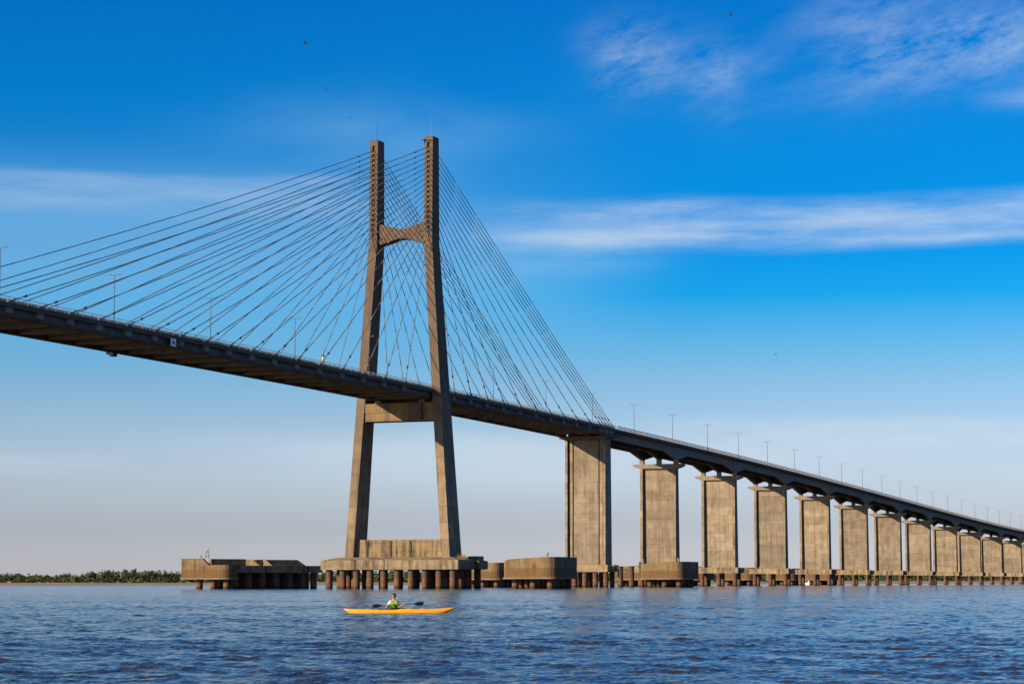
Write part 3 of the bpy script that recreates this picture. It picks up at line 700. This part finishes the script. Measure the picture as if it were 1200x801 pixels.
# fingers curled round the shaft and a thumb from the side of each palm
def fingers(base, hi, sgn):
    ed = []
    for q in range(4):
        x = -0.03+0.02*q; L = (0.9, 1.0, 0.95, 0.8)[q]
        p1 = hi+Vector((x, -0.035, 0.03)); p2 = hi+Vector((x, -0.065*L, 0.0)); p3 = hi+Vector((x, -0.045, -0.03*L))
        k = len(J); J.extend([(p1, 0.009), (p2, 0.0085), (p3, 0.008)]); ed.extend([(base, k), (k, k+1), (k+1, k+2)])
    k = len(J); J.extend([(hi+Vector((-sgn*0.04, -0.02, -0.015)), 0.010), (hi+Vector((-sgn*0.045, -0.05, -0.025)), 0.009)]); ed.extend([(base, k), (k, k+1)])
    return ed
E_ = [(0, 1), (1, 2), (2, 3), (3, 4), (4, 5), (5, 6), (6, 7), (3, 8), (8, 9), (9, 10), (10, 11), (3, 12), (12, 13), (13, 14), (14, 15), (0, 16), (16, 17), (0, 18), (18, 19)]
E_ += fingers(11, LH, 1) + fingers(15, RH, -1)
skinned('body', J, E_, M['skin'], Pn)
m = MB()
def fpt(a, b_, c): return tuple(headc + hd*a + hs*b_ + up*c)
m.path([fpt(0.085, 0, 0.03), fpt(0.115, 0, -0.015)], [0.012, 0.02], 6); m.build('nose', M['skin'], Pn, smooth=True)
m = MB()
for sg in (1, -1): m.ell(fpt(0.082, 0.034*sg, 0.02), (0.014, 0.014, 0.010), 8, 6)
m.ell(fpt(0.085, 0, -0.05), (0.02, 0.02, 0.008), 8, 6); m.build('eyes', M['hair'], Pn, smooth=True)
m = MB()
for sg in (1, -1): m.ell(fpt(-0.005, 0.083*sg, -0.005), (0.02, 0.02, 0.032), 8, 6)
m.build('ears', M['skin'], Pn, smooth=True)
m = MB(); m.ell(tuple(headc-hd*0.03+up*0.05), (0.1, 0.1, 0.088), 16, 10); m.ell(tuple(headc-hd*0.055-up*0.01), (0.078, 0.078, 0.085), 14, 8); m.build('hair', M['hair'], Pn, smooth=True)
def torso_loft(levels, ex):
    rings = []
    for z, a, b_ in levels:
        c = hipc.lerp(chest, min(1, z/0.36)); c = Vector((c.x, c.y, z))
        rings.append([tuple(c + sd*((a+ex)*math.cos(2*PI*i/18)) + fd*((b_+ex)*math.sin(2*PI*i/18))) for i in range(18)])
    return MB().loft(rings)
torso_loft([(-0.02, 0.17, 0.125), (0.15, 0.165, 0.12), (0.3, 0.185, 0.125), (0.42, 0.19, 0.115), (0.50, 0.13, 0.085), (0.545, 0.07, 0.065)], 0.01).build('shirt', M['shirt'], Pn, smooth=True)
m = MB()
MB().path([LSh, LSh.lerp(LE, 0.5), LSh.lerp(LE, 0.85)], [0.085, 0.075, 0.066], 12).build('sleeve', M['vest'], Pn, smooth=True)
m.path([RSh, RSh.lerp(RE, 0.5), RSh.lerp(RE, 0.95), RE.lerp(RH, 0.25)], [0.09, 0.08, 0.07, 0.06], 12); m.build('sleeve', M['shirt'], Pn, smooth=True)
v = torso_loft([(0.02, 0.18, 0.14), (0.16, 0.178, 0.145), (0.3, 0.175, 0.15), (0.42, 0.15, 0.135), (0.5, 0.115, 0.10)], 0.022).build('vest', M['vest'], Pn, smooth=True)
for z in (0.1, 0.24):
    MB().path([tuple(Vector((hipc.x, hipc.y, z)) + sd*(0.205*math.cos(2*PI*i/18)) + fd*(0.172*math.sin(2*PI*i/18))) for i in range(19)], [0.016]*19, 5).build('strap', M['trim'], v)
# paddle, held in both hands
PA = Vector((PX-0.70, PY-0.33, 0.085+0.245)); PB = Vector((PX+1.17, PY-0.34, 0.085+0.36))
T = thing('kayak_paddle', (PA+PB)/2, 'black two-bladed kayak paddle held level by the paddler', 'paddle')
ca = (PA+PB)/2; d = (PB-PA).normalized()
MB().tube(PA-ca, PB-ca, 0.016, n=10).build('shaft', M['blackp'], T, smooth=True)
for p, sg in ((PA-ca, -1), (PB-ca, 1)):
    o_ = p; sec = []
    for u, hh in ((-0.06, 0.02), (0.05, 0.06), (0.14, 0.085), (0.26, 0.092), (0.36, 0.075), (0.41, 0.03)):
        q = o_ + d*(sg*(u-0.12)); cz = -0.012*sg
        sec.append([(q.x, q.y-0.012, q.z), (q.x, q.y, q.z+hh+cz), (q.x, q.y+0.012, q.z), (q.x, q.y, q.z-hh+cz)])
    MB().loft(sec).build('blade', M['blackp'], T, smooth=True)

# ------------------------------------------------------------------ river
def build_river():
    f1 = np.r_[np.geomspace(9.0, 22.0, 60)[:-1], np.geomspace(22.0, 60.0, 820)]; f2 = np.geomspace(60.0, 560.0, 1300)[1:]; f3 = np.geomspace(560.0, 9000.0, 140)[1:]
    Y = np.r_[np.array([-60., -20., 0., 5.]), f1, f2, f3]
    ang = np.r_[np.linspace(-70, -19, 26)[:-1], np.linspace(-19, 19, 680), np.linspace(19, 70, 26)[1:]]
    T_ = np.tan(np.radians(ang))
    Yc = np.maximum(Y, 9.0)
    X = Yc[:, None]*T_[None, :]; YY = np.repeat(Y[:, None], len(T_), 1)
    dy = np.gradient(Y)[:, None]; dx = np.abs(np.gradient(T_))[None, :]*Yc[:, None]
    Z = np.zeros_like(X); DX = np.zeros_like(X); DY = np.zeros_like(X)
    wind = R(252)                       # waves run towards the camera and a little to the left
    for i in range(130):
        lam = 0.17*(2.8/0.17)**(RNG.random()); k = 2*PI/lam
        th = wind + RNG.normal(0, 0.95); kx, ky = k*math.cos(th), k*math.sin(th)
        a = 0.0028*lam**0.70*math.exp(-(lam/1.7)**1.5)*RNG.uniform(0.5, 1.4)
        att = np.clip((lam/np.maximum(np.abs(ky)/k*dy, np.abs(kx)/k*dx+1e-6)-2.2)/1.6, 0, 1)
        ph = kx*X + ky*YY + RNG.random()*2*PI
        am = a*att
        Z += am*np.cos(ph); s_ = am*np.sin(ph)*1.0; DX -= kx/k*s_; DY -= ky/k*s_
    # gust patches: calmer and rougher water
    g = np.zeros_like(X)
    for i in range(14):
        lam = RNG.uniform(9, 60); th = RNG.random()*2*PI
        g += np.cos(2*PI/lam*(math.cos(th)*X*0.22+math.sin(th)*YY) + RNG.random()*6.28)
    g2 = np.zeros_like(X)
    for i in range(14):
        lam = RNG.uniform(1.0, 4.5); th = wind + RNG.normal(0, 0.9)
        g2 += np.cos(2*PI/lam*(math.cos(th)*X+math.sin(th)*YY) + RNG.random()*6.28)
    g = np.clip(0.86*np.exp(0.22*np.clip(g/2.6, -2, 2) + 0.42*np.clip(g2/2.6, -2, 2)), 0.3, 2.4)
    Z *= g; X = X+DX*g; YY = YY+DY*g
    nr, nc = X.shape
    co_ = np.stack([X, YY, Z], -1).reshape(-1, 3).astype(np.float32)
    idx = np.arange(nr*nc).reshape(nr, nc)
    q = np.stack([idx[:-1, :-1], idx[:-1, 1:], idx[1:, 1:], idx[1:, :-1]], -1).reshape(-1, 4).astype(np.int32)
    me = bpy.data.meshes.new('river'); me.vertices.add(len(co_)); me.vertices.foreach_set('co', co_.ravel())
    me.loops.add(q.size); me.loops.foreach_set('vertex_index', q.ravel()); me.polygons.add(len(q))
    me.polygons.foreach_set('loop_start', np.arange(0, q.size, 4, dtype=np.int32)); me.polygons.foreach_set('loop_total', np.full(len(q), 4, np.int32))
    me.polygons.foreach_set('use_smooth', np.ones(len(q), bool)); me.update(calc_edges=True)
    o = bpy.data.objects.new('river', me); COL.objects.link(o); tag(o, kind='structure')
    m, nt, b = new_mat('river_water'); L = nt.links
    tc = nt.nodes.new('ShaderNodeTexCoord'); ob = tc.outputs['Object']
    b.inputs['Base Color'].default_value = (0.032, 0.031, 0.030, 1); b.inputs['IOR'].default_value = 1.333; b.inputs['Roughness'].default_value = 0.09
    b.inputs['Specular IOR Level'].default_value = 0.5
    def ridge(sx_, sy_, det, sharp):
        n_ = noise_n(nt, ob, 1.0, det, 0.55, mapping=(sx_, sy_, 1))
        r_ = math_n(nt, 'SUBTRACT', 1.0, math_n(nt, 'ABSOLUTE', math_n(nt, 'MULTIPLY_ADD', n_, 4.0, -2.0)))
        return math_n(nt, 'MULTIPLY_ADD', r_, sharp, math_n(nt, 'MULTIPLY', n_, 1.0-sharp))
    r1 = ridge(5.5, 3.2, 4, 0.45); r2 = ridge(1.7, 0.9, 4, 0.45); r3 = noise_n(nt, ob, 1.0, 3, 0.5, mapping=(0.16, 0.34, 1))
    gust = ramp_n(nt, noise_n(nt, ob, 1.0, 4, 0.6, mapping=(0.035, 0.05, 1)), [(0.35, 0.45), (0.65, 1.35)])
    rows = ramp_n(nt, noise_n(nt, ob, 1.0, 4, 0.6, mapping=(0.75, 0.055, 1)), [(0.36, 0.25), (0.66, 1.7)])
    gust = math_n(nt, 'MULTIPLY', gust, rows)
    hh = math_n(nt, 'ADD', math_n(nt, 'MULTIPLY', r1, 0.026), math_n(nt, 'MULTIPLY', r2, 0.080))
    hh = math_n(nt, 'ADD', math_n(nt, 'MULTIPLY', hh, gust), math_n(nt, 'MULTIPLY', r3, 0.10))
    bp = nt.nodes.new('ShaderNodeBump'); bp.inputs['Strength'].default_value = 1.0; bp.inputs['Distance'].default_value = 1.0
    L.new(hh, bp.inputs['Height']); L.new(bp.outputs[0], b.inputs['Normal'])
    me.materials.append(m)
build_river()

# ------------------------------------------------------------------ sun and sky
tos = (-TV*0.80 - NV*0.60).normalized(); ELEV = R(20); SAZ = math.atan2(tos.x, tos.y)
sd_ = Vector((tos.x*math.cos(ELEV), tos.y*math.cos(ELEV), math.sin(ELEV)))
sl = bpy.data.lights.new('sun', 'SUN'); sl.energy = 5.0; sl.angle = R(0.5); sl.color = (1.0, 0.80, 0.55)
so = bpy.data.objects.new('sun', sl); COL.objects.link(so); so.rotation_euler = sd_.to_track_quat('Z', 'Y').to_euler()
w = bpy.data.worlds.new('World'); scene.world = w; w.use_nodes = True; nt = w.node_tree; L = nt.links
bg = nt.nodes['Background']; bg.inputs['Strength'].default_value = 0.066
sky = nt.nodes.new('ShaderNodeTexSky'); sky.sky_type = 'NISHITA'; sky.sun_disc = False; sky.sun_elevation = ELEV; sky.sun_rotation = SAZ
sky.air_density = 1.0; sky.dust_density = 0.6; sky.ozone_density = 2.0
SKYTINT = [(0.0022, (1.3454, 1.4106, 2.2127)), (0.0458, (0.9429, 1.018, 1.604)), (0.0895, (1.0143, 1.0759, 1.5665)), (0.1331, (0.87, 1.0424, 1.4912)), (0.1695, (0.6214, 0.9543, 1.4275)), (0.2058, (0.3147, 0.8835, 1.4363)), (0.2422, (0.0377, 0.7757, 1.4766)), (0.2785, (0.01, 0.6748, 1.4313)), (0.3513, (0.01, 0.6623, 1.3726)), (0.424, (0.01, 0.6363, 1.356)), (0.4931, (0.01, 0.5725, 1.3038)), (1.0, (0.03, 0.5, 1.15))]
#TINT#
CLOUDS = True
tc = nt.nodes.new('ShaderNodeTexCoord'); gen = tc.outputs['Generated']
sep = nt.nodes.new('ShaderNodeSeparateXYZ'); L.new(gen, sep.inputs[0])
el = math_n(nt, 'ARCSINE', sep.outputs[2]); azn = math_n(nt, 'ARCTAN2', sep.outputs[0], sep.outputs[1])
tint = ramp_n(nt, math_n(nt, 'DIVIDE', el, 0.5, clamp=True), SKYTINT)
colr = mix_n(nt, 1.0, sky.outputs[0], tint, 'MULTIPLY')
if CLOUDS:
    cmb = nt.nodes.new('ShaderNodeCombineXYZ'); L.new(azn, cmb.inputs[0]); L.new(el, cmb.inputs[1]); dom = cmb.outputs[0]
    def bell(v, c, h):                        # smooth bump, 1 at c, 0 beyond h
        t_ = math_n(nt, 'DIVIDE', math_n(nt, 'SUBTRACT', v, c), h); t2 = math_n(nt, 'MULTIPLY', t_, t_)
        return math_n(nt, 'EXPONENT', math_n(nt, 'MULTIPLY', t2, -1.0))
    def step(v, a, b_):
        mr = nt.nodes.new('ShaderNodeMapRange'); mr.interpolation_type = 'SMOOTHSTEP'; mr.inputs['From Min'].default_value = a; mr.inputs['From Max'].default_value = b_
        L.new(v, mr.inputs['Value']); return mr.outputs[0]
    def mul(*a):
        r_ = a[0]
        for x_ in a[1:]: r_ = math_n(nt, 'MULTIPLY', r_, x_)
        return r_
    warp = noise_n(nt, dom, 1.0, 3, 0.5, mapping=(11, 18, 1)); elw = math_n(nt, 'ADD', el, math_n(nt, 'MULTIPLY', math_n(nt, 'SUBTRACT', warp, 0.5), 0.010))
    tilt = nt.nodes.new('ShaderNodeCombineXYZ'); L.new(azn, tilt.inputs[0]); L.new(math_n(nt, 'ADD', el, math_n(nt, 'MULTIPLY', azn, -0.22)), tilt.inputs[1]); tdom = tilt.outputs[0]
    fine = noise_n(nt, dom, 1.0, 9, 0.66, mapping=(15, 105, 1)); big = noise_n(nt, dom, 1.0, 4, 0.5, mapping=(7, 20, 1))
    wisp = noise_n(nt, tdom, 1.0, 11, 0.74, mapping=(26, 62, 1)); patch = noise_n(nt, tdom, 1.0, 3, 0.5, mapping=(13, 26, 1))
    f1 = ramp_n(nt, fine, [(0.34, 0.2), (0.64, 1.0)]); b1 = ramp_n(nt, big, [(0.38, 0.0), (0.62, 1.0)])
    w1 = mul(ramp_n(nt, wisp, [(0.38, 0.0), (0.70, 1.0)]), ramp_n(nt, patch, [(0.36, 0.1), (0.58, 1.0)]))
    def band(lo, hi, e0, e1): return mul(step(elw, lo, lo+e0), step(elw, hi, hi-e1))
    lay = [
        mul(band(0.1375, 0.1655, 0.007, 0.009), step(azn, -0.04, 0.05), f1, ramp_n(nt, wisp, [(0.3, 0.65), (0.62, 1.0)]), 0.56),
        mul(bell(elw, 0.1465, 0.0028), step(azn, -0.02, 0.02), step(azn, 0.12, 0.05), 0.30),
        mul(bell(elw, 0.1520, 0.003), bell(azn, 0.15, 0.07), 0.26),
        mul(bell(elw, 0.1435, 0.0022), step(azn, 0.13, 0.2), 0.25),
        mul(band(0.150, 0.1745, 0.012, 0.005), step(azn, -0.05, -0.09), f1, 0.30),
        mul(bell(el, 0.224, 0.019), step(azn, 0.10, 0.155), w1, 0.58),
        mul(bell(el, 0.222, 0.015), bell(azn, 0.052, 0.018), w1, 0.52),
        mul(bell(el, 0.212, 0.014), bell(azn, 0.09, 0.02), w1, 0.5),
        mul(bell(el, 0.201, 0.004), step(azn, 0.19, 0.22), f1, 0.3),
        mul(band(0.040, 0.0715, 0.022, 0.007), step(azn, 0.02, 0.12), f1, 0.70),
        mul(bell(elw, 0.050, 0.005), step(azn, -0.14, -0.20), f1, 0.42),
        mul(band(0.040, 0.068, 0.02, 0.01), bell(azn, -0.06, 0.08), f1, 0.42),
        mul(band(0.030, 0.066, 0.02, 0.012), bell(azn, 0.02, 0.11), 0.60),
        mul(step(el, 0.24, 0.6), b1, 0.10),
    ]
    veil = math_n(nt, 'ADD', mul(bell(el, 0.190, 0.016), bell(azn, -0.055, 0.06), b1, 0.22),
                  math_n(nt, 'ADD', mul(bell(el, 0.130, 0.030), step(azn, 0.08, -0.03), 0.34), mul(band(0.124, 0.150, 0.014, 0.004), step(azn, -0.03, 0.01), step(azn, 0.10, 0.03), f1, 0.22)))
    veil = math_n(nt, 'ADD', veil, mul(bell(el, 0.160, 0.018), step(azn, 0.0, -0.06), 0.16))
    colr = mix_n(nt, veil, colr, (3.6, 6.6, 8.3))
    tot = lay[0]
    for x_ in lay[1:]: tot = math_n(nt, 'ADD', tot, x_)
    tot = math_n(nt, 'MINIMUM', tot, 0.85)
    colr = mix_n(nt, tot, colr, (5.9, 7.05, 8.3))
L.new(colr, bg.inputs['Color'])

# ------------------------------------------------------------------ render
scene.render.engine = 'CYCLES'; scene.cycles.samples = 96
scene.render.resolution_x, scene.render.resolution_y = 1024, 683
scene.view_settings.view_transform = 'Standard'; scene.view_settings.look = 'None'; scene.view_settings.gamma = 1; scene.view_settings.exposure = 0.6
